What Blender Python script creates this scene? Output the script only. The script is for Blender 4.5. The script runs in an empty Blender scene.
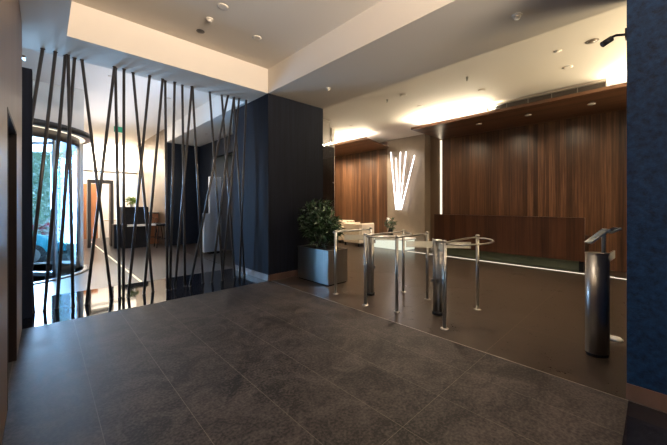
import bpy, bmesh, math, random
from mathutils import Vector, Matrix
random.seed(7)
PI = math.pi
S = bpy.context.scene
C = S.collection

# ------------------------------------------------------------------ materials
def new_mat(name):
    m = bpy.data.materials.new(name); m.use_nodes = True
    nt = m.node_tree
    return m, nt, nt.nodes['Principled BSDF']
def plain(name, col, rough=.5, metal=0., spec=.5, emit=None, es=0., coat=0.):
    m, nt, b = new_mat(name)
    b.inputs['Base Color'].default_value = (*col, 1)
    b.inputs['Roughness'].default_value = rough
    b.inputs['Metallic'].default_value = metal
    b.inputs['Specular IOR Level'].default_value = spec
    b.inputs['Coat Weight'].default_value = coat
    if emit:
        b.inputs['Emission Color'].default_value = (*emit, 1)
        b.inputs['Emission Strength'].default_value = es
    return m
def noisy(name, c1, c2, scale=(6, 6, 6), rough=.5, metal=0., bump=0., detail=6, spec=.5, r2=None, lo=.3, hi=.7, nscale=1.):
    m, nt, b = new_mat(name); N = nt.nodes; L = nt.links
    tc = N.new('ShaderNodeTexCoord'); mp = N.new('ShaderNodeMapping'); mp.inputs['Scale'].default_value = scale
    L.new(tc.outputs['Object'], mp.inputs['Vector'])
    no = N.new('ShaderNodeTexNoise'); no.inputs['Detail'].default_value = detail; no.inputs['Scale'].default_value = nscale
    no.inputs['Roughness'].default_value = .65
    L.new(mp.outputs['Vector'], no.inputs['Vector'])
    cr = N.new('ShaderNodeValToRGB'); cr.color_ramp.elements[0].position = lo; cr.color_ramp.elements[1].position = hi
    cr.color_ramp.elements[0].color = (*c1, 1); cr.color_ramp.elements[1].color = (*c2, 1)
    L.new(no.outputs['Fac'], cr.inputs['Fac']); L.new(cr.outputs['Color'], b.inputs['Base Color'])
    b.inputs['Roughness'].default_value = rough; b.inputs['Metallic'].default_value = metal
    b.inputs['Specular IOR Level'].default_value = spec
    if r2 is not None:
        mr = N.new('ShaderNodeMapRange'); mr.inputs['To Min'].default_value = rough; mr.inputs['To Max'].default_value = r2
        L.new(no.outputs['Fac'], mr.inputs['Value']); L.new(mr.outputs['Result'], b.inputs['Roughness'])
    if bump:
        bp = N.new('ShaderNodeBump'); bp.inputs['Strength'].default_value = bump; bp.inputs['Distance'].default_value = .01
        L.new(no.outputs['Fac'], bp.inputs['Height']); L.new(bp.outputs['Normal'], b.inputs['Normal'])
    return m

def wood(name, axis, dark, mid, light, strip=.14, rough=.4, grain=(1, 1, 1)):
    """veneer: strips of width `strip` counted along `axis`, fine grain stretched by `grain`"""
    m, nt, b = new_mat(name); N = nt.nodes; L = nt.links
    tc = N.new('ShaderNodeTexCoord'); sp = N.new('ShaderNodeSeparateXYZ'); L.new(tc.outputs['Object'], sp.inputs[0])
    dv = N.new('ShaderNodeMath'); dv.operation = 'DIVIDE'; dv.inputs[1].default_value = strip
    L.new(sp.outputs[axis], dv.inputs[0])
    fl = N.new('ShaderNodeMath'); fl.operation = 'FLOOR'; L.new(dv.outputs[0], fl.inputs[0])
    wn = N.new('ShaderNodeTexWhiteNoise'); wn.noise_dimensions = '1D'; L.new(fl.outputs[0], wn.inputs['W'])
    mp = N.new('ShaderNodeMapping'); mp.inputs['Scale'].default_value = grain; L.new(tc.outputs['Object'], mp.inputs['Vector'])
    ad = N.new('ShaderNodeVectorMath'); ad.operation = 'ADD'; L.new(mp.outputs[0], ad.inputs[0])
    L.new(wn.outputs['Color'], ad.inputs[1])
    no = N.new('ShaderNodeTexNoise'); no.inputs['Scale'].default_value = 1; no.inputs['Detail'].default_value = 8; no.inputs['Roughness'].default_value = .7
    L.new(ad.outputs[0], no.inputs['Vector'])
    mx = N.new('ShaderNodeMath'); mx.operation = 'MULTIPLY_ADD'; mx.inputs[1].default_value = .32
    L.new(wn.outputs['Value'], mx.inputs[0])
    sc = N.new('ShaderNodeMath'); sc.operation = 'MULTIPLY_ADD'; sc.inputs[1].default_value = 1.3; sc.inputs[2].default_value = -.33
    L.new(no.outputs['Fac'], sc.inputs[0]); L.new(sc.outputs[0], mx.inputs[2])
    cr = N.new('ShaderNodeValToRGB'); e = cr.color_ramp.elements
    e[0].position = .1; e[0].color = (*dark, 1); e[1].position = .9; e[1].color = (*light, 1)
    k = e.new(.5); k.color = (*mid, 1)
    L.new(mx.outputs[0], cr.inputs['Fac']); L.new(cr.outputs[0], b.inputs['Base Color'])
    b.inputs['Roughness'].default_value = rough
    return m

def floor_mat(name, c1, c2, grout, x0, dx, y0, dy, rough, r2, bump, line=.004, gmix=.8, spec=.5):
    m, nt, b = new_mat(name); N = nt.nodes; L = nt.links
    tc = N.new('ShaderNodeTexCoord'); sp = N.new('ShaderNodeSeparateXYZ'); L.new(tc.outputs['Object'], sp.inputs[0])
    def joint(out, o, d):
        a = N.new('ShaderNodeMath'); a.operation = 'SUBTRACT'; a.inputs[1].default_value = o; L.new(out, a.inputs[0])
        p = N.new('ShaderNodeMath'); p.operation = 'PINGPONG'; p.inputs[1].default_value = d/2; L.new(a.outputs[0], p.inputs[0])
        c = N.new('ShaderNodeMath'); c.operation = 'LESS_THAN'; c.inputs[1].default_value = line/2; L.new(p.outputs[0], c.inputs[0])
        return c.outputs[0]
    j = N.new('ShaderNodeMath'); j.operation = 'MAXIMUM'
    L.new(joint(sp.outputs[0], x0, dx), j.inputs[0]); L.new(joint(sp.outputs[1], y0, dy), j.inputs[1])
    n1 = N.new('ShaderNodeTexNoise'); n1.inputs['Scale'].default_value = 3.6; n1.inputs['Detail'].default_value = 14; n1.inputs['Roughness'].default_value = .78; n1.inputs['Distortion'].default_value = 1.2
    L.new(tc.outputs['Object'], n1.inputs['Vector'])
    n2 = N.new('ShaderNodeTexNoise'); n2.inputs['Scale'].default_value = 55; n2.inputs['Detail'].default_value = 6; L.new(tc.outputs['Object'], n2.inputs['Vector'])
    av = N.new('ShaderNodeMath'); av.operation = 'MULTIPLY_ADD'; av.inputs[1].default_value = .42
    L.new(n2.outputs['Fac'], av.inputs[0])
    h = N.new('ShaderNodeMath'); h.operation = 'MULTIPLY'; h.inputs[1].default_value = .6; L.new(n1.outputs['Fac'], h.inputs[0]); L.new(h.outputs[0], av.inputs[2])
    cr = N.new('ShaderNodeValToRGB'); cr.color_ramp.elements[0].position = .44; cr.color_ramp.elements[1].position = .61
    cr.color_ramp.elements[0].color = (*c1, 1); cr.color_ramp.elements[1].color = (*c2, 1); L.new(av.outputs[0], cr.inputs['Fac'])
    mx = N.new('ShaderNodeMix'); mx.data_type = 'RGBA'; mx.inputs['B'].default_value = (*grout, 1)
    g = N.new('ShaderNodeMath'); g.operation = 'MULTIPLY'; g.inputs[1].default_value = gmix; L.new(j.outputs[0], g.inputs[0])
    L.new(g.outputs[0], mx.inputs['Factor']); L.new(cr.outputs[0], mx.inputs['A']); L.new(mx.outputs['Result'], b.inputs['Base Color'])
    b.inputs['Specular IOR Level'].default_value = spec
    mr = N.new('ShaderNodeMapRange'); mr.inputs['From Min'].default_value = .35; mr.inputs['From Max'].default_value = .7
    mr.inputs['To Min'].default_value = rough; mr.inputs['To Max'].default_value = r2; L.new(av.outputs[0], mr.inputs['Value']); L.new(mr.outputs[0], b.inputs['Roughness'])
    bp = N.new('ShaderNodeBump'); bp.inputs['Strength'].default_value = bump; bp.inputs['Distance'].default_value = .004
    L.new(av.outputs[0], bp.inputs['Height']); L.new(bp.outputs[0], b.inputs['Normal'])
    return m

def glass_mat(name, tint=(1, 1, 1), rough=0., frost=0.):
    """thin architectural glass: mostly clear, mirror-like at grazing angles"""
    m = bpy.data.materials.new(name); m.use_nodes = True; nt = m.node_tree; N = nt.nodes; L = nt.links
    N.remove(N['Principled BSDF']); out = N['Material Output']
    t = N.new('ShaderNodeBsdfTransparent'); t.inputs[0].default_value = (*tint, 1)
    g = N.new('ShaderNodeBsdfGlossy'); g.inputs['Roughness'].default_value = rough; g.inputs['Color'].default_value = (1, 1, 1, 1)
    fr = N.new('ShaderNodeFresnel'); ge = N.new('ShaderNodeNewGeometry'); mr = N.new('ShaderNodeMapRange')
    mr.inputs['To Min'].default_value = 1.45; mr.inputs['To Max'].default_value = 1/1.45
    L.new(ge.outputs['Backfacing'], mr.inputs['Value']); L.new(mr.outputs['Result'], fr.inputs[0])
    mx = N.new('ShaderNodeMixShader'); L.new(fr.outputs[0], mx.inputs[0]); L.new(t.outputs[0], mx.inputs[1]); L.new(g.outputs[0], mx.inputs[2])
    last = mx
    if frost:
        d = N.new('ShaderNodeBsdfDiffuse'); d.inputs[0].default_value = (.8, .78, .68, 1)
        tr = N.new('ShaderNodeBsdfTranslucent'); tr.inputs[0].default_value = (.8, .78, .68, 1)
        a = N.new('ShaderNodeMixShader'); L.new(d.outputs[0], a.inputs[1]); L.new(tr.outputs[0], a.inputs[2])
        f = N.new('ShaderNodeMixShader'); f.inputs[0].default_value = frost; L.new(mx.outputs[0], f.inputs[1]); L.new(a.outputs[0], f.inputs[2]); last = f
    L.new(last.outputs[0], out.inputs['Surface'])
    return m
def glow(name, col, s):
    m = bpy.data.materials.new(name); m.use_nodes = True; nt = m.node_tree; N = nt.nodes
    N.remove(N['Principled BSDF']); e = N.new('ShaderNodeEmission'); e.inputs[0].default_value = (*col, 1); e.inputs[1].default_value = s
    nt.links.new(e.outputs[0], N['Material Output'].inputs['Surface']); return m

M = {}
M['plaster'] = plain('painted plaster', (.66, .60, .52), .8)
M['plaster_white'] = plain('white painted plaster', (.78, .75, .70), .8)
M['slate'] = floor_mat('honed dark slate tiles', (.008, .0068, .0066), (.066, .054, .050), (.14, .12, .10), .26, .46, 1.1, 2.76, .46, .6, .3, line=.004, gmix=.6, spec=.2)
M['brown_tile'] = floor_mat('smooth brown stone tiles', (.020, .014, .011), (.042, .030, .022), (.14, .105, .08), 3.95, .92, 1.12, 1.15, .26, .36, .05, line=.005, gmix=.6, spec=.5)
M['lobby_tile'] = floor_mat('grey brown lobby tiles', (.055, .045, .043), (.085, .070, .066), (.14, .12, .11), .3, .9, 7.2, .9, .26, .36, .05)
M['granite'] = noisy('polished black granite', (.004, .004, .006), (.012, .012, .016), (40, 40, 40), .05, spec=.5)
M['column'] = noisy('dark blue stone cladding', (.0008, .005, .019), (.0045, .024, .068), (20, 20, 20), .55, bump=.5, r2=.75, detail=10, spec=.2, lo=.35, hi=.65)
M['column_ribbed'] = noisy('dark ribbed panel', (.004, .0045, .007), (.009, .011, .019), (16, 16, .7), .75, bump=.1, spec=.12)
M['skirting'] = noisy('brown stone skirting', (.07, .040, .028), (.11, .066, .05), (6, 6, 2), .35)
M['walnut'] = wood('walnut veneer', 1, (.014, .006, .0035), (.078, .035, .017), (.22, .108, .054), .11, .36, (3, 34, .7))
M['walnut_canopy'] = wood('walnut canopy boards', 0, (.035, .015, .008), (.11, .048, .023), (.20, .10, .05), .12, .35, (22, 1.2, 3))
M['walnut_front'] = wood('walnut desk veneer', 1, (.018, .007, .004), (.050, .020, .011), (.095, .040, .021), .15, .3, (3, 30, .8))
M['oak'] = wood('light veneer wall', 1, (.075, .045, .030), (.11, .068, .045), (.16, .10, .068), .6, .42, (3, 8, .6))
M['door_dark'] = plain('dark brown door lining', (.014, .008, .006), .5, spec=.12)
M['steel'] = noisy('brushed stainless steel', (.30, .29, .275), (.40, .39, .37), (90, 90, 1), .28, 1., r2=.42)
M['steel_dark'] = noisy('satin stainless steel', (.36, .34, .32), (.46, .44, .41), (60, 60, 2), .36, 1.)
M['black'] = plain('black plastic', (.008, .008, .010), .5, spec=.2)
M['bronze'] = plain('dark bronze powder coat', (.055, .048, .044), .33, .3, .6)
M['glass'] = glass_mat('clear glass')
M['glass_frost'] = glass_mat('frosted glass band', frost=.55)
M['glass_dark'] = glass_mat('tinted glass', (.35, .35, .36))
M['glass_blue'] = glass_mat('cool curved glass', (.80, .92, .97))
M['green_glass'] = noisy('green grey glass plinth', (.10, .12, .075), (.16, .18, .11), (2, 2, 2), .25)
M['tube'] = glow('white light tube', (1, .93, .97), 4.5)
M['led'] = glow('warm white strip light', (1, .88, .68), 1.4)
M['led_white'] = glow('neutral strip light', (1, .93, .84), 9)
M['glowing'] = glow('backlit white acrylic', (.95, .98, .80), .95)  # emission added so the low table's base shows bright
M['lamp'] = glow('downlight lens', (1, .94, .85), 30)
M['pale_steel'] = plain('pale brushed steel', (.72, .79, .88), .35, .5)
M['lamp_off'] = plain('dim downlight lens', (.35, .32, .27), .3)
M['white'] = plain('white lacquer', (.75, .73, .70), .4)
M['fabric'] = noisy('cream upholstery', (.62, .52, .40), (.72, .62, .50), (60, 60, 60), .9, bump=.2)
M['leaf'] = noisy('dark glossy leaf', (.008, .024, .010), (.045, .095, .032), (14, 14, 14), .3)
M['leaf_light'] = noisy('street tree leaf', (.16, .34, .22), (.42, .62, .45), (5, 5, 5), .6)
M['leaf_bright'] = noisy('fresh green leaf', (.12, .25, .03), (.35, .45, .06), (14, 14, 14), .5)
M['stem'] = plain('brown bark', (.06, .04, .025), .8)
M['soil'] = noisy('potting soil', (.012, .008, .005), (.04, .03, .02), (40, 40, 40), .95, bump=.5)
M['flower_red'] = plain('red petals', (.75, .05, .09), .6)
M['petal_white'] = plain('white petals', (.85, .82, .78), .6)
M['teal'] = plain('turquoise car paint', (.02, .42, .55), .18, .1, coat=1.)
M['rubber'] = plain('tyre rubber', (.012, .012, .012), .8)
M['orange_wood'] = noisy('reddish wood panel', (.30, .11, .04), (.42, .17, .07), (3, 3, .6), .45)
M['grille'] = plain('dark aluminium grille', (.12, .105, .095), .45, .6)
M['brown_panel'] = noisy('brown metallic panel', (.15, .105, .07), (.19, .135, .09), (2, 2, .5), .33, .3)
M['taupe'] = noisy('taupe stone cladding', (.17, .135, .10), (.23, .185, .14), (2, 2, 1.2), .45)
M['blackwall'] = noisy('black blue wall panel', (.006, .010, .018), (.012, .017, .030), (3, 3, .5), .6, spec=.2)
M['street'] = noisy('grey street paving', (.25, .25, .26), (.36, .36, .37), (3, 3, 3), .8)
M['green_sign'] = glow('green exit sign face', (.10, .55, .33), .55)
M['screen'] = plain('blue grey device face', (.03, .05, .08), .15)
M['blue_metal'] = plain('satin aluminium', (.55, .6, .66), .3, .9)

# ------------------------------------------------------------------ mesh helpers
def bm_box(bm, x0, x1, y0, y1, z0, z1):
    vs = [bm.verts.new((x, y, z)) for x in (x0, x1) for y in (y0, y1) for z in (z0, z1)]
    for f in ((0, 1, 3, 2), (4, 6, 7, 5), (0, 4, 5, 1), (2, 3, 7, 6), (0, 2, 6, 4), (1, 5, 7, 3)):
        bm.faces.new([vs[i] for i in f])
def bm_tube(bm, pts, r, n=12, cap=True, rz=None):
    pts = [Vector(p) for p in pts]; rings = []
    for i, p in enumerate(pts):
        d = (pts[min(i+1, len(pts)-1)] - pts[max(i-1, 0)]).normalized()
        up = Vector((0, 0, 1)) if abs(d.z) < .95 else Vector((1, 0, 0))
        a = d.cross(up).normalized(); b = d.cross(a).normalized()
        rr = r[i] if isinstance(r, (list, tuple)) else r
        rings.append([bm.verts.new(p + a*math.cos(2*PI*k/n)*rr + b*math.sin(2*PI*k/n)*rr) for k in range(n)])
    for u, v in zip(rings, rings[1:]):
        for k in range(n):
            f = bm.faces.new((u[k], u[(k+1) % n], v[(k+1) % n], v[k])); f.smooth = True
    if cap:
        bm.faces.new(rings[0][::-1]); bm.faces.new(rings[-1])
def bm_lathe(bm, prof, c=(0, 0), n=24, sx=1., sy=1., rot=0.):
    rings = []
    for r, z in prof:
        ring = []
        for k in range(n):
            a = 2*PI*k/n; x, y = r*sx*math.cos(a), r*sy*math.sin(a)
            ring.append(bm.verts.new((c[0]+x*math.cos(rot)-y*math.sin(rot), c[1]+x*math.sin(rot)+y*math.cos(rot), z)))
        rings.append(ring)
    for u, v in zip(rings, rings[1:]):
        for k in range(n):
            f = bm.faces.new((u[k], u[(k+1) % n], v[(k+1) % n], v[k])); f.smooth = True
    if prof[0][0] > 0: bm.faces.new(rings[0][::-1])
    if prof[-1][0] > 0: bm.faces.new(rings[-1])
def bm_leaves(bm, c, rad, n, size, shape=.5, droop=.4, hollow=0.):
    for _ in range(n):
        while True:
            v = Vector([random.uniform(-1, 1) for _ in range(3)])
            if hollow < v.length < 1: break
        p = Vector((c[0]+v.x*rad[0], c[1]+v.y*rad[1], c[2]+v.z*rad[2]))
        d = Vector((v.x+random.gauss(0, .5), v.y+random.gauss(0, .5), random.gauss(.2, .6)-droop*.3)).normalized()
        s = d.cross(Vector((random.gauss(0, .4), random.gauss(0, .4), 1))).normalized(); nrm = s.cross(d)
        l = size*random.uniform(.7, 1.3); w = l*shape*.5
        q = [p, p+d*l*.45+s*w+nrm*w*.25, p+d*l-nrm*l*.12, p+d*l*.45-s*w+nrm*w*.25]
        v0, v1, v2, v3 = [bm.verts.new(t) for t in q]
        bm.faces.new((v0, v1, v2)); bm.faces.new((v0, v2, v3))
def fin(name, bm, mat, parent=None, bevel=0.):
    """link a bmesh as one mesh object, origin kept at the world (or parent) origin"""
    bmesh.ops.recalc_face_normals(bm, faces=bm.faces)
    me = bpy.data.meshes.new(name); bm.to_mesh(me); bm.free()
    me.materials.append(M[mat] if isinstance(mat, str) else mat)
    o = bpy.data.objects.new(name, me); C.objects.link(o)
    if parent: o.parent = parent
    if bevel:
        b = o.modifiers.new('bevel', 'BEVEL'); b.width = bevel; b.segments = 2; b.limit_method = 'ANGLE'
    return o
def box(name, mat, x0, x1, y0, y1, z0, z1, parent=None, bevel=0.):
    bm = bmesh.new(); bm_box(bm, x0, x1, y0, y1, z0, z1); return fin(name, bm, mat, parent, bevel)
def boxes(name, mat, lst, parent=None, bevel=0.):
    bm = bmesh.new()
    for b in lst: bm_box(bm, *b)
    return fin(name, bm, mat, parent, bevel)
def tube(name, mat, pts, r, parent=None, n=12):
    bm = bmesh.new(); bm_tube(bm, pts, r, n); return fin(name, bm, mat, parent)
def lathe(name, mat, prof, c=(0, 0), parent=None, n=24, **k):
    bm = bmesh.new(); bm_lathe(bm, prof, c, n, **k); return fin(name, bm, mat, parent)
def tag(o, label, cat, group=None, kind=None):
    o['label'] = label; o['category'] = cat
    if group: o['group'] = group
    if kind: o['kind'] = kind
    return o
def thing(name, loc, label, cat, group=None, rz=0.):
    o = bpy.data.objects.new(name, None); C.objects.link(o); o.location = loc; o.rotation_euler.z = rz
    o.empty_display_size = .1
    return tag(o, label, cat, group)
def struct(name, mat, lst, label, cat, bevel=0.):
    o = boxes(name, mat, lst, None, bevel); o['kind'] = 'structure'; o['label'] = label; o['category'] = cat; return o
def dup(root, loc, rz=None, label=None, group=None):
    r = root.copy(); C.objects.link(r); r.location = loc
    if rz is not None: r.rotation_euler.z = rz
    if label: r['label'] = label
    if group: r['group'] = group
    for ch in list(root.children):
        c = ch.copy(); C.objects.link(c); c.parent = r
        for g in list(ch.children):
            d = g.copy(); C.objects.link(d); d.parent = c
    return r

# ------------------------------------------------------------------ setting
YB = -3.2      # back of the room behind the camera
XL = -.18      # left wall
struct('floor', 'slate', [(-3, 3.03, .14, 4.9, -.1, 0)], 'dark honed slate tile floor of the entrance hall', 'floor')
struct('floor_reception', 'brown_tile', [(3.03, 9.6, YB, 11.4, -.1, 0)], 'smooth brown tile floor in front of the reception desk', 'floor')
struct('floor_lobby', 'lobby_tile', [(-3, 3.0, 6.4, 9.0, -.1, 0), (.56, 3.0, 9.0, 16, -.1, 0)], 'grey brown tile floor beyond the slanted poles', 'floor')
struct('floor_granite', 'granite', [(-3, 3.0, 4.9, 6.4, -.1, 0), (-3, 3.03, YB, .14, -.1, 0)], 'polished black granite strip under the slanted poles', 'floor')
struct('trim_1', 'steel_dark', [(3.026, 3.034, .14, 4.86, 0, .002)], 'thin metal joint between slate and brown tiles', 'trim')

# left wall with its doorway
struct('wall_left', 'oak', [(XL-.15, XL, YB, 3.02, 0, 3.43), (XL-.15, XL, 3.98, 4.9, 0, 3.43), (XL-.15, XL, 3.02, 3.98, 2.06, 3.43)],
       'light wood veneer wall with a dark doorway at the far left', 'wall')
d = struct('door_1', 'door_dark', [(XL-.13, XL-.08, 3.02, 3.98, 0, 2.06)], 'dark recessed door in the left veneer wall', 'door')
boxes('door_frame', 'door_dark', [(XL-.08, XL+.002, 3.02, 3.05, 0, 2.06), (XL-.08, XL+.002, 3.95, 3.98, 0, 2.06), (XL-.08, XL+.002, 3.05, 3.95, 2.03, 2.06)], d)
bm = bmesh.new(); bm_tube(bm, [(XL-.08, 3.12, 1.0), (XL-.04, 3.12, 1.0), (XL-.04, 3.24, 1.0)], .009, 8); fin('door_handle', bm, 'steel', d)
struct('wall_back', 'oak', [(XL-.15, .6, YB-.15, YB, 0, 4.3), (3.0, 9.6, YB-.15, YB, 0, 4.3), (.6, 3.0, YB-.15, YB, 3.0, 4.3)], 'veneer wall behind the camera', 'wall')
w = struct('added_window', 'glass', [(.6, 3.0, YB-.09, YB-.07, 0, 3.0)], 'unseen glazing added behind the camera for cool light', 'window')  # unseen window, added to go with the cool fill at the back
boxes('window_frame', 'bronze', [(.6, .66, YB-.12, YB-.04, 0, 3.0), (2.94, 3.0, YB-.12, YB-.04, 0, 3.0), (1.77, 1.83, YB-.12, YB-.04, 0, 3.0), (.66, 2.94, YB-.12, YB-.04, 2.94, 3.0)], w)

# ceilings
struct('ceiling', 'plaster', [
    (.2, 2.97, YB, 4.88, 3.87, 4.3),              # raised tray over the slate floor
    (-3, .2, YB, 4.88, 3.43, 4.3),                # low margin along the left wall
    (-3, 4.3, 4.88, 5.62, 3.43, 4.3),             # beam carrying the poles
    (2.97, 4.3, YB, 4.88, 3.43, 4.3)],            # beam above the turnstiles
    'plaster ceiling with a raised tray and wide beams', 'ceiling')
struct('ceiling_reception', 'plaster', [(4.3, 9.6, YB, 11.4, 3.6, 4.3)], 'plaster ceiling over the reception desk', 'ceiling')
struct('ceiling_lobby', 'plaster_white', [(-3, 3.0, 5.62, 16, 4.0, 4.3), (3.0, 4.25, 5.62, 11.4, 3.5, 4.3)], 'pale ceiling of the lobby beyond the poles', 'ceiling')

# columns
def column(name, label, x0, x1, y0, y1, z1, mat):
    o = struct(name, mat, [(x0, x1, y0, y1, .115, z1)], label, 'column')
    box('skirting', 'skirting', x0-.004, x1+.004, y0-.004, y1+.004, 0, .115, o)
    return o
column('column', 'dark square column with brown skirting beside the planter', 2.97, 4.3, 4.87, 6.3, 3.43, 'column_ribbed')
column('column', 'blue textured stone column at the right edge', 3.05, 4.25, -1.0, .15, 3.43, 'column')

# lobby beyond the poles
struct('wall_lobby_right', 'blackwall', [(4.1, 4.25, 6.3, 8.2, 0, 3.5), (4.1, 4.25, 10.3, 11.4, 0, 3.5), (4.1, 4.25, 8.2, 10.3, 0, 2.22), (4.1, 4.25, 8.2, 10.3, 2.98, 3.5)],
       'black wall with a high opening right of the lobby', 'wall')
struct('wall_lobby_end', 'blackwall', [(3.02, 9.6, 11.4, 11.55, 0, 4.0)], 'black panelled wall at the end of the lobby passage', 'wall')
struct('wall_lobby_return', 'brown_panel', [(3.0, 3.02, 11.4, 16, 0, 4.0)], 'brown metallic wall return beside the black wall', 'wall')
struct('wall_far', 'plaster_white', [(.56, 3.0, 16, 16.15, 0, 4.0)], 'cream far wall of the lobby, washed with light', 'wall')
struct('trim_2', 'bronze', [(.66, 3.0, 15.97, 16, 2.77, 2.82)], 'thin dark rail across the cream far wall', 'trim')
struct('wall_lobby_left', 'plaster_white', [(.56, .66, 9.06, 16, -.4, 4.0)], 'white wall between revolving door and far lobby', 'wall')
struct('wall_entrance', 'plaster_white', [(-3, .66, 8.95, 9.06, 2.95, 4.0), (-3, -1.85, 8.95, 9.06, -.4, 2.95)], 'white wall above the revolving door', 'wall')
struct('wall_side', 'plaster_white', [(-3.15, -3, 4.9, 9.06, 0, 4.0)], 'white side wall left of the revolving door', 'wall')
struct('wall_hidden', 'plaster_white', [(-3.15, XL-.15, 4.8, 4.9, 0, 3.43)], 'white wall behind the left veneer panel', 'wall')

# small bright room seen through the opening
struct('wall_inner', 'plaster', [(6.0, 6.1, 6.4, 11.4, 0, 3.6)], 'cream wall seen through the high opening', 'wall')

# reception walls
struct('wall_right', 'walnut', [(8.7, 8.85, YB, 4.44, 0, 3.6)], 'walnut veneer wall behind the reception desk', 'wall')
struct('wall_right_lounge', 'walnut', [(8.7, 8.85, 6.42, 11.4, 0, 3.6)], 'walnut veneer wall behind the cream lounge seats', 'wall')
struct('wall_niche', 'brown_panel', [(8.98, 9.1, 4.3, 4.98, 0, 3.6), (8.85, 8.98, 4.40, 4.44, 0, 3.6)], 'brown niche wall beside the vertical strip light', 'wall')
struct('wall_pillar', 'taupe', [(8.62, 9.5, 4.98, 6.40, 0, 3.6)], 'taupe pillar carrying the fan of light tubes', 'wall')
struct('wall_outer', 'plaster', [(9.6, 9.7, YB, 11.4, 0, 4.0)], 'outer wall behind the reception', 'wall')

# glass screen and dark lift lobby front beside the dark column
struct('wall_dark_door', 'door_dark', [(4.3, 5.44, 5.72, 6.3, 0, 2.87)], 'dark brown panelling beside the dark column', 'wall')
struct('wall_transom', 'taupe', [(4.3, 5.44, 5.9, 6.3, 2.87, 3.6)], 'taupe panel over the dark panelling', 'wall')
g = thing('glass_screen', (4.3, 5.62, 0), 'frameless glass screen between dark column and walnut lounge wall', 'glass screen')
box('glass_pane', 'glass', .012, 1.14, -.006, .006, .01, 2.86, g); box('glass_transom', 'glass', .012, 1.14, -.006, .006, 2.875, 3.42, g)
box('floor_channel', 'steel', .012, 1.14, -.02, .02, 0, .012, g)
lathe('push_button', 'steel', [(0.018, -.01), (.018, .01)], parent=g, n=12).location = (1.0, -.012, 1.95)

# ------------------------------------------------------------------ canopies over the desk
def canopy(label, y0, y1, skew=0.):
    t = thing('ceiling_canopy', (7.0, y0, 3.36), label, 'canopy', 'walnut canopies')
    L = y1-y0
    bm = bmesh.new()
    lo, hi = [[bm.verts.new(v) for v in ((0, 0, z), (1.7, skew, z), (1.7, L, z), (0, L, z))] for z in (0, .035)]
    bm.faces.new(lo[::-1]); bm.faces.new(hi)
    for k in range(4): bm.faces.new((lo[k], lo[(k+1) % 4], hi[(k+1) % 4], hi[k]))
    fin('soffit_panel', bm, 'walnut_canopy', t)
    box('edge_lip', 'walnut_canopy', 0, .02, 0, L, .035, .06, t)
    return t
canopy('long walnut canopy with downlights above the reception desk', YB, 4.44)
canopy('walnut canopy above the cream lounge seats', 5.95, 11.3, .42)
t = thing('air_grille', (7.022, .6, 3.395), 'dark slotted air grille standing on the walnut canopy edge', 'air grille')
boxes('grille_frame', 'steel_dark', [(0, .05, 0, 1.95, 0, .012), (0, .05, 0, 1.95, .128, .14)]+[(-.002, .05, k*.39-.006+(.006 if k == 0 else 0), k*.39+.006, .012, .128) for k in range(6)], t)
boxes('slats', 'grille', [(.01, .05, 0, 1.95, .02+.013*k, .028+.013*k) for k in range(8)], t)
struct('trim_3', 'plaster', [(7.12, 8.7, .6, 2.55, 3.535, 3.6)], 'plaster bulkhead above the air grille', 'trim')
def cove(name, x0, x1, y0, y1, z, label):
    o = box('strip_light', 'led_white', x0, x1, y0, y1, z, z+.012); tag(o, label, 'strip light', 'cove strip lights'); return o
cove('', 7.55, 7.58, 2.4, 4.38, 3.396, 'hidden strip light on the desk canopy, left of the grille')
cove('', 7.55, 7.58, -1.6, .5, 3.396, 'hidden strip light on the desk canopy, right of the grille')
cove('', 7.55, 7.58, 6.35, 10.5, 3.396, 'hidden strip light on top of the lounge canopy')
o = box('strip_light', 'led', 8.72, 8.76, 4.47, 4.52, .02, 3.35); tag(o, 'vertical warm strip light at the left end of the walnut wall', 'strip light')
o = box('strip_light', 'led', 7.885, 7.925, -2.5, 5.15, .0005, .006); tag(o, 'warm strip light in the floor before the reception desk', 'strip light')
o = box('strip_light', 'led', 1.26, 1.295, 6.42, 15.9, .0005, .006); tag(o, 'strip light in the floor of the lobby beyond the poles', 'strip light')

# fan of light tubes on the pillar
FAN = [((6.425, 3.237), (6.207, 1.227), 'leftmost tube of the fan of light tubes on the taupe pillar'),
       ((6.207, 3.002), (6.141, 1.227), 'short second tube from the left in the light fan'),
       ((6.023, 3.187), (6.096, 1.227), 'middle tube of the light fan on the taupe pillar'),
       ((5.804, 3.167), (6.055, 1.227), 'second tube from the right in the light fan'),
       ((5.479, 3.011), (6.003, 1.227), 'rightmost strongly leaning tube of the light fan')]
for i, (a, b, lab) in enumerate(FAN):
    xx = 8.57 - .035*i
    a, b = [(p[0]*xx/8.85, 1.4+(p[1]-1.4)*xx/8.85) for p in (a, b)]
    t = thing('light_tube', (xx, b[0], b[1]), lab, 'light tube', 'fan of light tubes')
    e = (0, a[0]-b[0], a[1]-b[1]); v = Vector(e).normalized()*.025
    tube('tube', 'tube', [(0, 0, 0), e], .017, t)
    for q in (.12, .8): tube('bracket', 'steel_dark', [(.014, e[1]*q, e[2]*q), (8.6205-xx, e[1]*q, e[2]*q)], .006, t, 8)
    tube('end_cap', 'white', [-v, (0, 0, 0)], .019, t, 10); tube('end_cap', 'white', [e, Vector(e)+v], .019, t, 10)

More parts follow.
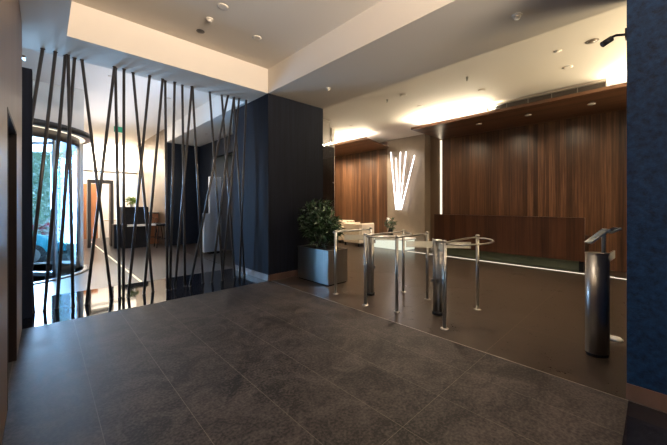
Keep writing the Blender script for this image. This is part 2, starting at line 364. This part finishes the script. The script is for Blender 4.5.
# ------------------------------------------------------------------ reception desk
t = thing('reception_desk', (8.0, 1.02, 0), 'long walnut reception desk floating on a green grey plinth', 'reception desk')
box('front_panel', 'walnut_front', 0, .04, 0, 3.3, .23, 1.125, t)
box('worktop', 'walnut_front', .04, .55, 0, 3.3, .70, .74, t)
box('end_panel', 'walnut_front', .04, .55, 0, .04, .23, .70, t); box('end_panel', 'walnut_front', .04, .55, 3.26, 3.3, .23, .70, t)
boxes('edge_trim', 'skirting', [(-.004, .044, -.012, 0, .225, 1.13), (-.004, .044, 0, 3.3, 1.125, 1.13)], t)
box('plinth', 'green_glass', .14, .5, .1, 3.2, 0, .23, t)
box('plinth_end', 'black', .12, .5, .03, .1, 0, .23, t)

# ------------------------------------------------------------------ slanted poles
POLES = [(-.392, -.012), (-.166, .11), (.005, .211), (.289, .237), (.125, .307), (.726, .387), (.433, .755), (.826, .772), (.865, .871), (1.266, .996), (.927, 1.21), (1.132, 1.394), (1.478, 1.444), (1.505, 1.574), (1.753, 1.707), (1.579, 1.846), (2.055, 1.875), (2.414, 2.172), (2.65, 2.393), (1.816, 2.49), (2.189, 2.606), (2.849, 2.63), (2.379, 2.714), (2.722, 2.858), (-.10, -.243)]
POLES.sort(key=lambda p: p[1])
ORD = ['first', 'second', 'third', 'fourth', 'fifth', 'sixth', 'seventh', 'eighth', 'ninth', 'tenth', 'eleventh', 'twelfth', 'thirteenth', 'fourteenth', 'fifteenth', 'sixteenth', 'seventeenth', 'eighteenth', 'nineteenth', 'twentieth', 'twenty-first', 'twenty-second', 'twenty-third', 'twenty-fourth', 'twenty-fifth']
def crosses(p, q):
    return (p[0]-q[0])*(p[1]-q[1]) < 0 or abs(p[0]-q[0]) < .06 or abs(p[1]-q[1]) < .06
LAYER = []
for i, p in enumerate(POLES):
    used = {LAYER[j] for j in range(i) if crosses(p, POLES[j])}
    LAYER.append(next(k for k in (2, 1, 3, 0, 4, 5, 6) if k not in used))
for i, (xb, xt) in enumerate(POLES):
    yy = 5.445 + .05*LAYER[i]; n = len(POLES)
    lean = 'nearly upright' if abs(xt-xb) < .08 else ('leaning right' if xt > xb else 'leaning left')
    if i < 13: lab = 'dark slender pole, %s, %s from the left along the ceiling beam' % (lean, ORD[i])
    else: lab = 'dark slender pole, %s, %s from the dark column along the ceiling beam' % (lean, ORD[n-1-i])
    t = thing('slanted_pole', (xb, yy, 0), lab, 'pole', 'slanted floor-to-ceiling poles')
    k = (xt-xb)/3.43
    tube('pole', 'bronze', [(k*.006, 0, .006), (xt-xb-k*.006, 0, 3.424)], .0195, t, 14)
    lathe('base_collar', 'bronze', [(.026, 0), (.026, .008), (.02, .010)], (0, 0), t, 16)
    lathe('top_collar', 'bronze', [(.02, 3.42), (.026, 3.422), (.026, 3.43)], (xt-xb, 0), t, 16)

# dark post with bracket at the far left
t = thing('dark_post', (-.105, 5.32, 0), 'black blue upright panel at the end of the left wall', 'post')
box('panel', 'column_ribbed', -.4, 0, 0, .12, 0, 3.08, t, .008)
boxes('bracket', 'bronze', [(-.2, -.12, .03, .09, 3.08, 3.2), (-.24, -.06, .0, .12, 3.2, 3.225)], t)

# ------------------------------------------------------------------ turnstiles and guide rails
def guide_rail(loc, label, L, bulge, side, mirror=False):
    """two posts joined by a straight handrail, with hooped guide arcs on the given sides"""
    t = thing('guide_rail', loc, label, 'guide rail', 'turnstile guide rails')
    for px in (0, L):
        p = tube('post', 'steel', [(px, 0, .012), (px, 0, .985)], .0215, t, 16)
        lathe('foot_plate', 'steel', [(.045, 0), (.045, .006), (.03, .014)], (px, 0), p, 20)
        lathe('post_cap', 'steel', [(.026, .975), (.027, .985), (.02, .998), (.001, 1.0)], (px, 0), p, 16)
    tube('handrail', 'steel', [(L*k/8, .03*math.sin(PI*k/8), .965) for k in range(9)], .0115, t, 10)
    for s in side:
        pts = []
        for k in range(15):
            a = PI*k/14
            pts.append((L/2-(L/2)*math.cos(a), s*bulge*.88*math.sin(a)**.9, .955))
        tube('hoop', 'steel', pts, .0105, t, 10)
    return t
guide_rail((3.32, 3.46, 0), 'steel guide rail nearest the planter', .86, .26, (1,))
guide_rail((3.25, 2.79, 0), 'steel guide rail just right of the farther turnstile', .93, .36, (-1,))
guide_rail((3.34, 2.33, 0), 'steel guide rail just left of the nearer turnstile', .77, .22, ())
guide_rail((3.28, 1.645, 0), 'steel guide rail farthest from the planter', .92, .36, (-1,))

def turnstile(loc, label, rz):
    t = thing('turnstile', loc, label, 'turnstile', 'rotating turnstiles', rz)
    bm = bmesh.new()
    for sx in (-.028, .028):
        bm_lathe(bm, [(.034, .03), (.034, .925)], (sx, 0), 20)
    bm_box(bm, -.028, .028, -.03, .03, .03, .925)
    fin('rotor_column', bm, 'steel', t)
    lathe('base', 'black', [(.075, 0), (.075, .03), (.06, .032)], (0, 0), t, 24)
    lathe('top_cap', 'steel', [(.06, .922), (.066, .928), (.066, .94), (.05, .95), (.001, .952)], (0, 0), t, 24)
    for k in range(4):
        w = box('glass_wing', 'glass', .07, .40, -.005, .005, .34, .93, t)
        w.rotation_euler.z = k*PI/2
        box('frosted_band', 'glass_frost', .07, .40, -.0058, .0058, .845, .925, w)
        for zc in (.40, .80): box('wing_clamp', 'steel', .05, .085, -.014, .014, zc, zc+.05, w)
    return t
ts = turnstile((3.70, 3.08, 0), 'rotating glass turnstile with steel column, nearer the planter', math.radians(-50))
dup(ts, (3.67, 1.93, 0), math.radians(-52), 'rotating glass turnstile with steel column, nearer the reader pillar')

# reader pillar
t = thing('reader_pillar', (3.742, .382, 0), 'black and steel oval pillar with tilted card readers beside blue column', 'reader pillar', rz=math.radians(42))
prof = [(.096, .03), (.096, .945)]
lathe('shell', 'steel_dark', prof, (0, 0), t, 40, sx=.75, sy=1.)
lathe('base_ring', 'black', [(.09, 0), (.09, .03)], (0, 0), t, 40, sx=.75, sy=1.)
lathe('top_cap', 'steel', [(.098, .945), (.098, .952), (.001, .9525)], (0, 0), t, 40, sx=.75, sy=1.)
p = tube('reader_stem', 'blue_metal', [(0, -.055, .9525), (0, -.055, 1.135)], .016, t, 12)
for (cy, cz, ly) in ((-.0, 1.105, .21), (-.135, 1.16, .10)):
    r = box('card_reader', 'blue_metal', -.045, .045, -ly/2, ly/2, -.008, .008, t, .004)
    r.location = (0, cy, cz); r.rotation_euler.x = math.radians(-38 if ly > .1 else -25)
    box('reader_face', 'screen', -.036, .036, -ly/2+.01, ly/2-.01, .0082, .0105, r)

# low glass side screen behind the reader pillar
t = thing('side_screen', (3.80, .33, 0), 'low clear glass side screen behind the reader pillar', 'glass screen', rz=math.radians(-3))
box('glass_pane', 'glass', .02, .50, -.006, .006, .02, .93, t)
box('frosted_band', 'glass_frost', .02, .50, -.007, .007, .845, .925, t)
lathe('foot_plate', 'white', [(.05, 0), (.05, .012), (.03, .03), (.001, .034)], (.5, -.02), t, 20)

# security camera on the right column
t = thing('security_camera', (3.13, .15, 2.66), 'black security camera on an arm of the blue column', 'security camera')
bm = bmesh.new(); bm_box(bm, -.03, .03, 0, .012, -.035, .035); fin('wall_plate', bm, 'black', t)
tube('arm', 'black', [(0, .012, .0), (-.02, .06, .006), (-.032, .092, -.004), (-.036, .10, -.02)], .009, t, 10)
cam_b = tube('housing', 'black', [(-.028, .085, -.012), (-.056, .135, -.048)], .022, t, 16)
tube('lens', 'screen', [(-.0565, .136, -.0488), (-.058, .139, -.051)], .015, cam_b, 16)

# ------------------------------------------------------------------ planter and shrub
t = thing('planter', (3.51, 3.84, 0), 'brushed steel rectangular planter beside the turnstiles', 'planter')
bm = bmesh.new()
bm_box(bm, 0, .47, 0, .86, .02, .60)
fin('planter_box', bm, 'steel', t, .004)
boxes('rim', 'steel', [(-.004, .474, -.004, .018, .595, .61), (-.004, .474, .842, .864, .595, .61), (-.004, .018, .018, .842, .595, .61), (.452, .474, .018, .842, .595, .61)], t)
box('soil', 'soil', .018, .452, .018, .842, .59, .605, t)
box('base_recess', 'black', .02, .45, .02, .84, 0, .02, t)
t = thing('leafy_shrub', (3.74, 4.27, .605), 'bushy dark green shrub growing in the steel planter', 'plant')
bm = bmesh.new()
for (c, r, n) in (((0, -.02, .34), (.27, .38, .32), 620), ((-.02, .22, .50), (.24, .24, .32), 330), ((0, -.20, .36), (.22, .2, .26), 240), ((0, .04, .72), (.16, .24, .17), 150)):
    bm_leaves(bm, c, r, n, .105, .42, hollow=.35)
fin('foliage', bm, 'leaf', t)
bm = bmesh.new()
for k in range(14):
    a = random.uniform(0, 2*PI); rr = random.uniform(.1, .28)
    bm_tube(bm, [(rr*.15*math.cos(a), rr*.3*math.sin(a), 0), (rr*.5*math.cos(a), rr*.9*math.sin(a), .3), (rr*.8*math.cos(a), rr*1.3*math.sin(a), random.uniform(.5, .82))], [.009, .006, .003], 6)
fin('stems', bm, 'stem', t)

# ------------------------------------------------------------------ lounge
t = thing('sofa', (7.75, 7.85, 0), 'cream upholstered sofa against the walnut lounge wall', 'sofa')
box('seat', 'fabric', 0, .6, .16, 1.54, .1, .42, t, .03); box('backrest', 'fabric', .6, .8, 0, 1.7, .1, .80, t, .03)
box('armrest', 'fabric', 0, .6, 0, .16, .1, .6, t, .03); box('armrest', 'fabric', 0, .6, 1.54, 1.7, .1, .6, t, .03)
for (a, b) in ((.05, .05), (.05, 1.6), (.7, .05), (.7, 1.6)): box('leg', 'black', a, a+.05, b, b+.05, 0, .1, t)
t = thing('armchair', (7.55, 6.75, 0), 'cream armchair nearer the taupe pillar', 'armchair')
box('seat', 'fabric', .12, .78, .1, .62, .1, .42, t, .03); box('backrest', 'fabric', 0, .12, 0, .74, .1, .76, t, .03)
box('armrest', 'fabric', .12, .8, 0, .1, .1, .76, t, .03); box('armrest', 'fabric', .12, .8, .64, .74, .1, .76, t, .03)
for (a, b) in ((.03, .03), (.03, .66), (.7, .03), (.7, .66)): box('leg', 'black', a, a+.05, b, b+.05, 0, .1, t)
o = box('cushion', 'fabric', -.2, .2, -.05, .05, 0, .34, None, .04); o.location = (8.24, 8.2, .43); o.rotation_euler = (0, 0, 1.57)
tag(o, 'small cream cushion standing on the sofa', 'cushion')
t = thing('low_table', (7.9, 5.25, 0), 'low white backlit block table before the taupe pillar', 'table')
box('table_top', 'white', 0, .68, 0, 1.3, .30, .34, t, .01); box('table_base', 'glowing', .03, .65, .04, 1.26, 0, .30, t)  # base made to glow so its unlit side shows bright
t = thing('flower_vase', (8.1, 5.9, .341), 'dark vase with leaves and white flowers on the low table', 'vase')
lathe('vase', 'black', [(.05, 0), (.085, .06), (.09, .16), (.05, .28), (.06, .30)], (0, 0), t, 20)
bm = bmesh.new(); bm_leaves(bm, (0, 0, .42), (.15, .15, .16), 160, .10, .4); fin('leaves', bm, 'leaf', t)
bm = bmesh.new(); bm_leaves(bm, (-.02, .06, .56), (.07, .09, .05), 30, .06, .8); fin('flowers', bm, 'petal_white', t)

# ------------------------------------------------------------------ far lobby furniture
t = thing('concierge_desk', (1.80, 11.6, 0), 'tall black concierge desk in the far lobby', 'desk')
box('front_panel', 'black', 0, .72, 0, .06, 0, 1.32, t, .004); box('desk_body', 'black', 0, .72, .061, .6, 0, 1.32, t)
box('ledge', 'white', .12, .95, -.16, -.001, .70, .76, t)
t = thing('side_cabinet', (1.60, 11.75, 0), 'low black cabinet left of the concierge desk', 'cabinet')
box('carcass', 'black', 0, .18, 0, .45, .04, .76, t, .004); box('door', 'blackwall', .01, .17, -.018, -.001, .06, .74, t); box('plinth', 'black', .02, .16, .03, .42, 0, .04, t)
t = thing('flower_vase', (2.1, 11.85, 1.321), 'yellow green flowers in a vase on the concierge desk', 'vase')
lathe('vase', 'white', [(.04, 0), (.05, .04), (.03, .12), (.04, .13)], (0, 0), t, 16)
bm = bmesh.new(); bm_leaves(bm, (0, 0, .20), (.16, .12, .10), 130, .10, .5); fin('leaves', bm, 'leaf_bright', t)
t = thing('wooden_counter', (2.62, 12.3, 0), 'reddish wooden counter right of the concierge desk', 'counter')
box('counter_body', 'orange_wood', 0, .36, 0, 1.6, 0, 1.08, t); box('counter_top', 'bronze', -.02, .37, -.03, 1.62, 1.08, 1.12, t)
def stool(loc, label):
    t = thing('bar_stool', loc, label, 'bar stool', 'bar stools by the wooden counter')
    lathe('seat', 'black', [(.14, .70), (.16, .72), (.16, .75), (.12, .77), (.001, .775)], (0, 0), t, 20)
    bm = bmesh.new(); bm_tube(bm, [(-.13, .1, .74), (-.14, .08, .95), (-.14, -.08, .95), (-.13, -.1, .74)], .012, 8); fin('back_hoop', bm, 'black', t)
    for sx, sy in ((1, 1), (1, -1), (-1, 1), (-1, -1)): tube('leg', 'black', [(.1*sx, .1*sy, .71), (.17*sx, .17*sy, 0)], .011, t, 8)
    bm = bmesh.new(); bm_tube(bm, [(.14*math.cos(a*PI/8), .14*math.sin(a*PI/8)*1.35, .28) for a in range(17)], .008, 6, False); fin('foot_ring', bm, 'black', t)
    return t
s0 = stool((2.80, 11.2, 0), 'dark bar stool beside the concierge desk, nearer one')
dup(s0, (2.80, 11.85, 0), .4, 'dark bar stool before the brown wall return, farther one')
t = thing('portal_frame', (1.02, 12.6, 0), 'dark free-standing portal frame in the far lobby', 'portal frame')
box('post', 'bronze', 0, .09, 0, .35, 0, 2.1, t); box('post', 'bronze', .60, .69, 0, .35, 0, 2.1, t); box('header', 'bronze', 0, .69, 0, .35, 2.1, 2.22, t)
t = thing('wall_panel', (1.0, 15.9, 0), 'reddish wooden panel on the cream far wall', 'panel')
box('panel', 'orange_wood', 0, .62, 0, .06, 0, 2.25, t); box('panel_trim', 'white', .62, .68, 0, .06, 0, 2.25, t)
t = thing('side_table', (1.55, 14.2, 0), 'small pale table beyond the portal frame', 'table')
box('table_top', 'fabric', 0, .7, 0, .6, .78, .82, t)
for (a, b) in ((.02, .02), (.64, .02), (.02, .54), (.64, .54)): box('leg', 'fabric', a, a+.04, b, b+.04, 0, .78, t)
t = thing('steel_totem', (3.42, 8.75, 0), 'tall narrow steel totem by the black lobby wall', 'totem')
box('panel', 'pale_steel', 0, .34, 0, .08, .05, 2.2, t, .006); box('base_plate', 'black', -.02, .36, -.05, .13, 0, .05, t)
box('desk_shelf', 'pale_steel', -.16, -.001, -.02, .1, .05, 1.15, t, .006)
t = thing('hanging_plant', (5.6, 9.8, 2.62), 'green plant hanging before the cream wall beyond the opening', 'plant')
bm = bmesh.new(); bm_leaves(bm, (0, 0, .15), (.3, 1.1, .25), 500, .14, .5); fin('foliage', bm, 'leaf_bright', t)
box('trough', 'black', -.12, .12, -1.0, 1.0, -.12, .0, t)
t = thing('exit_sign', (1.5, 11.0, 3.55), 'small green exit sign hanging from the lobby ceiling', 'sign')
box('sign_face', 'green_sign', 0, .22, -.02, .02, 0, .16, t); tube('hanger', 'steel', [(.11, 0, .16), (.11, 0, .45)], .006, t, 8)

# ------------------------------------------------------------------ revolving door
CX, CY = -.60, 8.75
t = thing('revolving_door', (CX, CY, 0), 'cylindrical glass revolving door with a steel canopy ring', 'revolving door')
bm = bmesh.new(); bm_lathe(bm, [(1.36, 2.80), (1.38, 2.81), (1.38, 2.90), (1.36, 2.91)], (0, 0), 64); fin('canopy_disc', bm, 'bronze', t)
bm = bmesh.new(); bm_lathe(bm, [(1.17, 2.62), (1.17, 2.80)], (0, 0), 64); fin('header_ring', bm, 'grille', t)
bm = bmesh.new(); bm_lathe(bm, [(1.235, 2.799), (1.25, 2.794), (1.265, 2.799)], (0, 0), 64); fin('light_ring', bm, 'led', t)
def arc_wall(r, a0, a1, z0, z1, th=.012, n=20):
    bm = bmesh.new(); ring = []
    for k in range(n+1):
        a = a0+(a1-a0)*k/n
        ring.append([bm.verts.new(((r+dr)*math.cos(a), (r+dr)*math.sin(a), z)) for dr, z in ((0, z0), (th, z0), (th, z1), (0, z1))])
    for u, v in zip(ring, ring[1:]):
        for k in range(4): bm.faces.new((u[k], u[(k+1) % 4], v[(k+1) % 4], v[k]))
    bm.faces.new(ring[0]); bm.faces.new(ring[-1][::-1])
    return bm
for a0, a1 in ((math.radians(-50), math.radians(50)), (math.radians(130), math.radians(230))):
    fin('curved_glass', arc_wall(1.14, a0, a1, .03, 2.62), 'glass_blue', t)
for a in (-50, 50, 130, 230, -3):
    x, y = 1.146*math.cos(math.radians(a)), 1.146*math.sin(math.radians(a))
    tube('door_post', 'blue_metal', [(x, y, .02), (x, y, 2.62)], .024 if a != -3 else .035, t, 12)
tube('centre_shaft', 'blue_metal', [(0, 0, .02), (0, 0, 2.62)], .035, t, 12)
for k in range(3):
    a = math.radians(75+120*k); wg = box('door_wing', 'glass_blue', .04, 1.10, -.006, .006, .1, 2.56, t); wg.rotation_euler.z = a
    boxes('wing_frame', 'blue_metal', [(.04, 1.10, -.02, .02, .02, .1), (.04, 1.10, -.02, .02, 2.56, 2.61), (1.06, 1.10, -.02, .02, .1, 2.56), (.035, .05, -.02, .02, .1, 2.56)], wg)
lathe('floor_ring', 'bronze', [(1.36, 0), (1.36, .016), (1.30, .018)], (0, 0), t, 64)
bm = bmesh.new(); bm_lathe(bm, [(1.24, .018), (1.28, .020), (1.30, .018)], (0, 0), 64); fin('ring_trim', bm, 'steel', t)
w = struct('window_2', 'glass_blue', [(-1.85, -1.80, 8.98, 9.0, 0, 2.9)], 'narrow glazing beside the revolving door', 'window')

# street outside
struct('ground_street', 'street', [(-30, .56, 10.4, 60, -.45, -.35)], 'grey street paving outside the revolving door', 'street')
struct('ground_step', 'street', [(-3.15, .56, 9.0, 10.4, -.45, -.02)], 'paved step outside the revolving door', 'step')
def car():
    t = thing('parked_car', (-1.62, 12.85, -.35), 'turquoise car parked on the street beyond the revolving door', 'car')
    prof = [(-2.1, .35), (-2.1, .75), (-1.95, .92), (-1.5, .98), (-1.0, 1.40), (.1, 1.43), (.75, 1.02), (1.55, .90), (2.0, .74), (2.1, .55), (2.1, .30), (-2.1, .25)]
    bm = bmesh.new(); L, R = [], []
    for x, z in prof:
        ins = .16 if z > 1.1 else 0
        L.append(bm.verts.new((x, -.85+ins, z))); R.append(bm.verts.new((x, .85-ins, z)))
    n = len(prof)
    for k in range(n): bm.faces.new((L[k], L[(k+1) % n], R[(k+1) % n], R[k]))
    bm.faces.new(L[::-1]); bm.faces.new(R)
    body = fin('body', bm, 'teal', t, .03)
    bm = bmesh.new()
    for s in (-1, 1):
        y = s*.80
        vs = [bm.verts.new(v) for v in ((-1.25, y, 1.04), (.45, y, 1.04), (.05, s*.72, 1.36), (-.95, s*.72, 1.36))]
        bm.faces.new(vs if s < 0 else vs[::-1])
    fin('side_windows', bm, 'screen', t)
    for x in (-1.35, 1.35):
        for s in (-1, 1):
            w_ = tube('wheel', 'rubber', [(x, s*.70, .32), (x, s*.87, .32)], .32, t, 24)
            tube('hubcap', 'steel', [(x, s*.87, .32), (x, s*.885, .32)], .2, w_, 20)
    for s in (-1, 1):
        bm = bmesh.new(); bm_box(bm, 2.02, 2.115, s*.62-.13, s*.62+.13, .58, .70); fin('headlight', bm, 'white', t, .01)
    bm = bmesh.new(); bm_box(bm, 1.0, 2.12, -.875, -.85, .30, .40); fin('sill', bm, 'black', t)
    return t
car()
t = thing('flowering_hedge', (-1.5, 15.2, -.35), 'hedge with red flowers behind the turquoise car', 'hedge')
bm = bmesh.new(); bm_leaves(bm, (0, 0, .6), (2.0, .4, .62), 1500, .14, .5); fin('foliage', bm, 'leaf_light', t)
bm = bmesh.new(); bm_leaves(bm, (0, -.12, .85), (2.0, .4, .35), 700, .13, .9); fin('flowers', bm, 'flower_red', t)
for i, (x, y, h, lab) in enumerate(((-.6, 20, 5.2, 'pale green street tree left behind the revolving door'), (.5, 24, 6.5, 'pale green street tree right behind the revolving door'))):
    t = thing('street_tree', (x, y, -.35), lab, 'tree', 'street trees')
    tube('trunk', 'stem', [(0, 0, 0), (.05, 0, h*.3), (0, .1, h*.6)], [.14, .11, .06], t, 10)
    bm = bmesh.new(); bm_leaves(bm, (0, 0, h*.52), (1.2, 1.2, h*.42), 1500, .24, .6); fin('crown', bm, 'leaf_light', t)

# ------------------------------------------------------------------ ceiling fittings
def downlight(x, y, z, label, on=True, r=.045):
    t = thing('ceiling_light', (x, y, z), label, 'ceiling light', 'recessed ceiling lights')
    lathe('trim_ring', 'plaster', [(r, -.001), (r*1.45, -.001), (r*1.45, -.006), (r, -.010)], (0, 0), t, 24)
    lathe('lens', 'lamp' if on else 'lamp_off', [(r*.98, -.001), (r*.98, -.007)], (0, 0), t, 20)
    return t
def detector(x, y, z, label, r=.05, mat='plaster', drop=.04, cat='smoke detector'):
    t = thing(cat.replace(' ', '_'), (x, y, z), label, cat)
    lathe('base', mat, [(r, .003), (r, -drop*.35), (r*.9, -drop*.4)], (0, 0), t, 20)
    lathe('head', mat, [(r*.7, -drop*.4), (r*.6, -drop), (.001, -drop*1.02)], (0, 0), t, 20)
    return t
downlight(2.29, 4.07, 3.87, 'bright downlight in the raised ceiling tray, nearest the dark column')
downlight(1.62, 3.72, 3.87, 'bright downlight at the top of the raised ceiling tray')
detector(1.60, 4.09, 3.87, 'round white smoke detector in the raised ceiling tray', .045, 'plaster')
detector(1.62, 4.47, 3.87, 'round dark loudspeaker disc in the raised ceiling tray', .055, 'grille', .015, 'ceiling speaker')
detector(3.60, 3.94, 3.43, 'smoke detector on the beam beside the dark column', .04)
detector(3.68, 1.03, 3.43, 'smoke detector on the beam near the blue column', .05)
detector(5.30, 2.25, 3.6, 'small dark sprinkler head on the reception ceiling', .02, 'steel_dark', .07, 'sprinkler head')
detector(5.35, .98, 3.6, 'round vent cover on the reception ceiling', .05, 'plaster', .012, 'ceiling vent')
detector(5.36, .60, 3.6, 'darker round loudspeaker disc on the reception ceiling', .075, 'taupe', .012, 'ceiling speaker')
downlight(6.09, .98, 3.6, 'lit downlight on the reception ceiling nearest the blue column')
downlight(6.11, 2.31, 3.6, 'downlight on the reception ceiling before the air grille', False)
downlight(6.10, 3.64, 3.6, 'downlight on the reception ceiling before the light fan', False)
detector(5.23, 3.89, 3.6, 'dark sprinkler head on the reception ceiling near the beam', .018, 'steel_dark', .06, 'sprinkler head')
downlight(5.24, 3.50, 3.6, 'small unlit downlight on the reception ceiling beside the sprinkler head', False)
downlight(6.25, 5.89, 3.6, 'lit downlight on the reception ceiling before the lounge canopy', True, .035)
downlight(7.70, 1.94, 3.36, 'lit downlight in the desk canopy, middle one')
downlight(7.75, .88, 3.36, 'lit downlight in the desk canopy, nearest the blue column')
downlight(7.69, 2.98, 3.36, 'dimmer downlight in the desk canopy, nearest the light fan', False)
downlight(1.0, 7.6, 4.0, 'downlight in the lobby ceiling left behind the poles', False)
downlight(2.2, 8.2, 4.0, 'downlight in the lobby ceiling right behind the poles', False)
downlight(3.5, 9.2, 3.5, 'small lit downlight in the low lobby soffit', True, .03)
downlight(3.5, 7.6, 3.5, 'nearer lit downlight in the low lobby soffit', True, .03)

# ------------------------------------------------------------------ lights
WARM = (1, .80, .55); NEUT = (1, .90, .78); COOL = (.38, .60, 1.0)
def area(name, loc, size, power, col, rot=(0, 0, 0), spread=PI):
    l = bpy.data.lights.new(name, 'AREA'); l.shape = 'RECTANGLE'; l.size, l.size_y = size; l.energy = power; l.color = col; l.spread = spread
    o = bpy.data.objects.new(name, l); C.objects.link(o); o.location = loc; o.rotation_euler = rot; return o
def spot(name, loc, power, col, ang=80, blend=.6, rot=(0, 0, 0), r=.05):
    l = bpy.data.lights.new(name, 'SPOT'); l.energy = power; l.color = col; l.spot_size = math.radians(ang); l.spot_blend = blend; l.shadow_soft_size = r
    o = bpy.data.objects.new(name, l); C.objects.link(o); o.location = loc; o.rotation_euler = rot; return o
# cove lights on top of the canopies, shining up and outwards
for (y, L, p) in ((3.4, 2.0, 50), (-.4, 1.8, 40), (7.8, 3.6, 60)):
    area('cove_light', (7.3, y, 3.43), (.2, L), p, NEUT, (PI, 0, 0))
    area('cove_light', (7.10, y, 3.47), (.08, L), p*2.2, (1, .86, .62), (0, math.radians(115), 0))
# vertical and floor strip lights
area('niche_light', (8.80, 4.56, 1.7), (.04, 3.2), 12, WARM, (-PI/2, 0, 0))
# downlights
for (x, y, z, p) in ((6.09, .98, 3.58, 150), (6.11, 2.31, 3.58, 170), (6.10, 3.64, 3.58, 200), (4.6, 2.9, 3.58, 520), (6.25, 5.89, 3.58, 180), (6.6, 7.6, 3.58, 120),
                     (7.70, 1.94, 3.34, 60), (7.75, .88, 3.34, 60), (7.69, 2.98, 3.34, 60)):
    spot('downlight_beam', (x, y, z), p, WARM, 85)
for y in (6.8, 7.8, 8.8): spot('wall_washer', (7.7, y, 3.33), 260, WARM, 110, .8, (0, math.radians(-30), 0))
for y in (.2, 1.4, 2.6, 3.8): spot('wall_washer', (7.5, y, 3.33), 16+12*y, WARM, 110, .8, (0, math.radians(-30), 0))
spot('pillar_washer', (7.9, 5.6, 3.56), 90, NEUT, 95, .8, (0, math.radians(-22), 0))
spot('table_light', (8.2, 5.9, 3.56), 300, NEUT, 40, .5)
spot('tray_light', (2.29, 4.07, 3.85), 90, NEUT, 75); spot('tray_light', (1.62, 3.72, 3.85), 90, NEUT, 75)
spot('tray_light', (1.7, .6, 3.85), 90, NEUT, 80)
# unseen fill lights added behind the camera to brighten ceilings and beams
area('ceiling_fill', (1.2, -2.7, 1.9), (2.2, .3), 250, (1, .82, .60), (math.radians(145), 0, 0), math.radians(110))
area('beam_fill', (1.3, -2.6, 3.3), (1.8, .5), 110, (1, .80, .64), (math.radians(108), 0, 0), math.radians(75))
area('ceiling_fill', (5.9, -2.4, 2.4), (2.0, .3), 260, (1, .82, .53), (math.radians(145), 0, 0), math.radians(110))
# lobby beyond the poles
area('lobby_wash', (1.9, 15.2, 3.9), (2.0, .2), 300, (1, .90, .76), (math.radians(15), 0, 0))
area('lobby_ceiling_light', (1.5, 12, 3.95), (1.6, 3), 55, NEUT)
area('lobby_fill', (1.4, 9.0, 3.0), (1.2, 6), 45, (.86, .88, 1), (PI, 0, 0))  # unseen panel added to brighten the lobby ceiling and entrance wall
area('opening_light', (5.2, 9.3, 3.3), (1, 2), 220, NEUT)
# daylight at the revolving door, with a cool fill added behind the camera
area('daylight_door', (-.5, 9.9, 1.6), (1.6, 2.4), 760, (.54, .70, 1), (math.radians(-90), 0, math.radians(22)))
area('cool_fill', (1.8, YB+.05, 1.5), (2.3, 2.8), 14, COOL, (math.radians(90), 0, 0))  # added cool fill, standing at the unseen window

w = bpy.data.worlds.new('sky'); S.world = w; w.use_nodes = True
N = w.node_tree.nodes; L = w.node_tree.links; bg = N['Background']
bg.inputs[0].default_value = (.62, .86, 1, 1); bg.inputs[1].default_value = 1.6

# ------------------------------------------------------------------ camera
cd = bpy.data.cameras.new('camera'); cam = bpy.data.objects.new('camera', cd); C.objects.link(cam)
cam.location = (0, 0, 1.4); cam.rotation_euler = (PI/2, 0, -math.atan(289.5/306))
cd.sensor_width = 36; cd.lens = 36*306/667; cd.shift_y = -18/667; cd.clip_start = .02
S.camera = cam
S.cycles.transparent_max_bounces = 32
S.view_settings.view_transform = 'Standard'; S.view_settings.look = 'None'; S.view_settings.gamma = 1; S.view_settings.exposure = 0
S.view_settings.use_curve_mapping = False
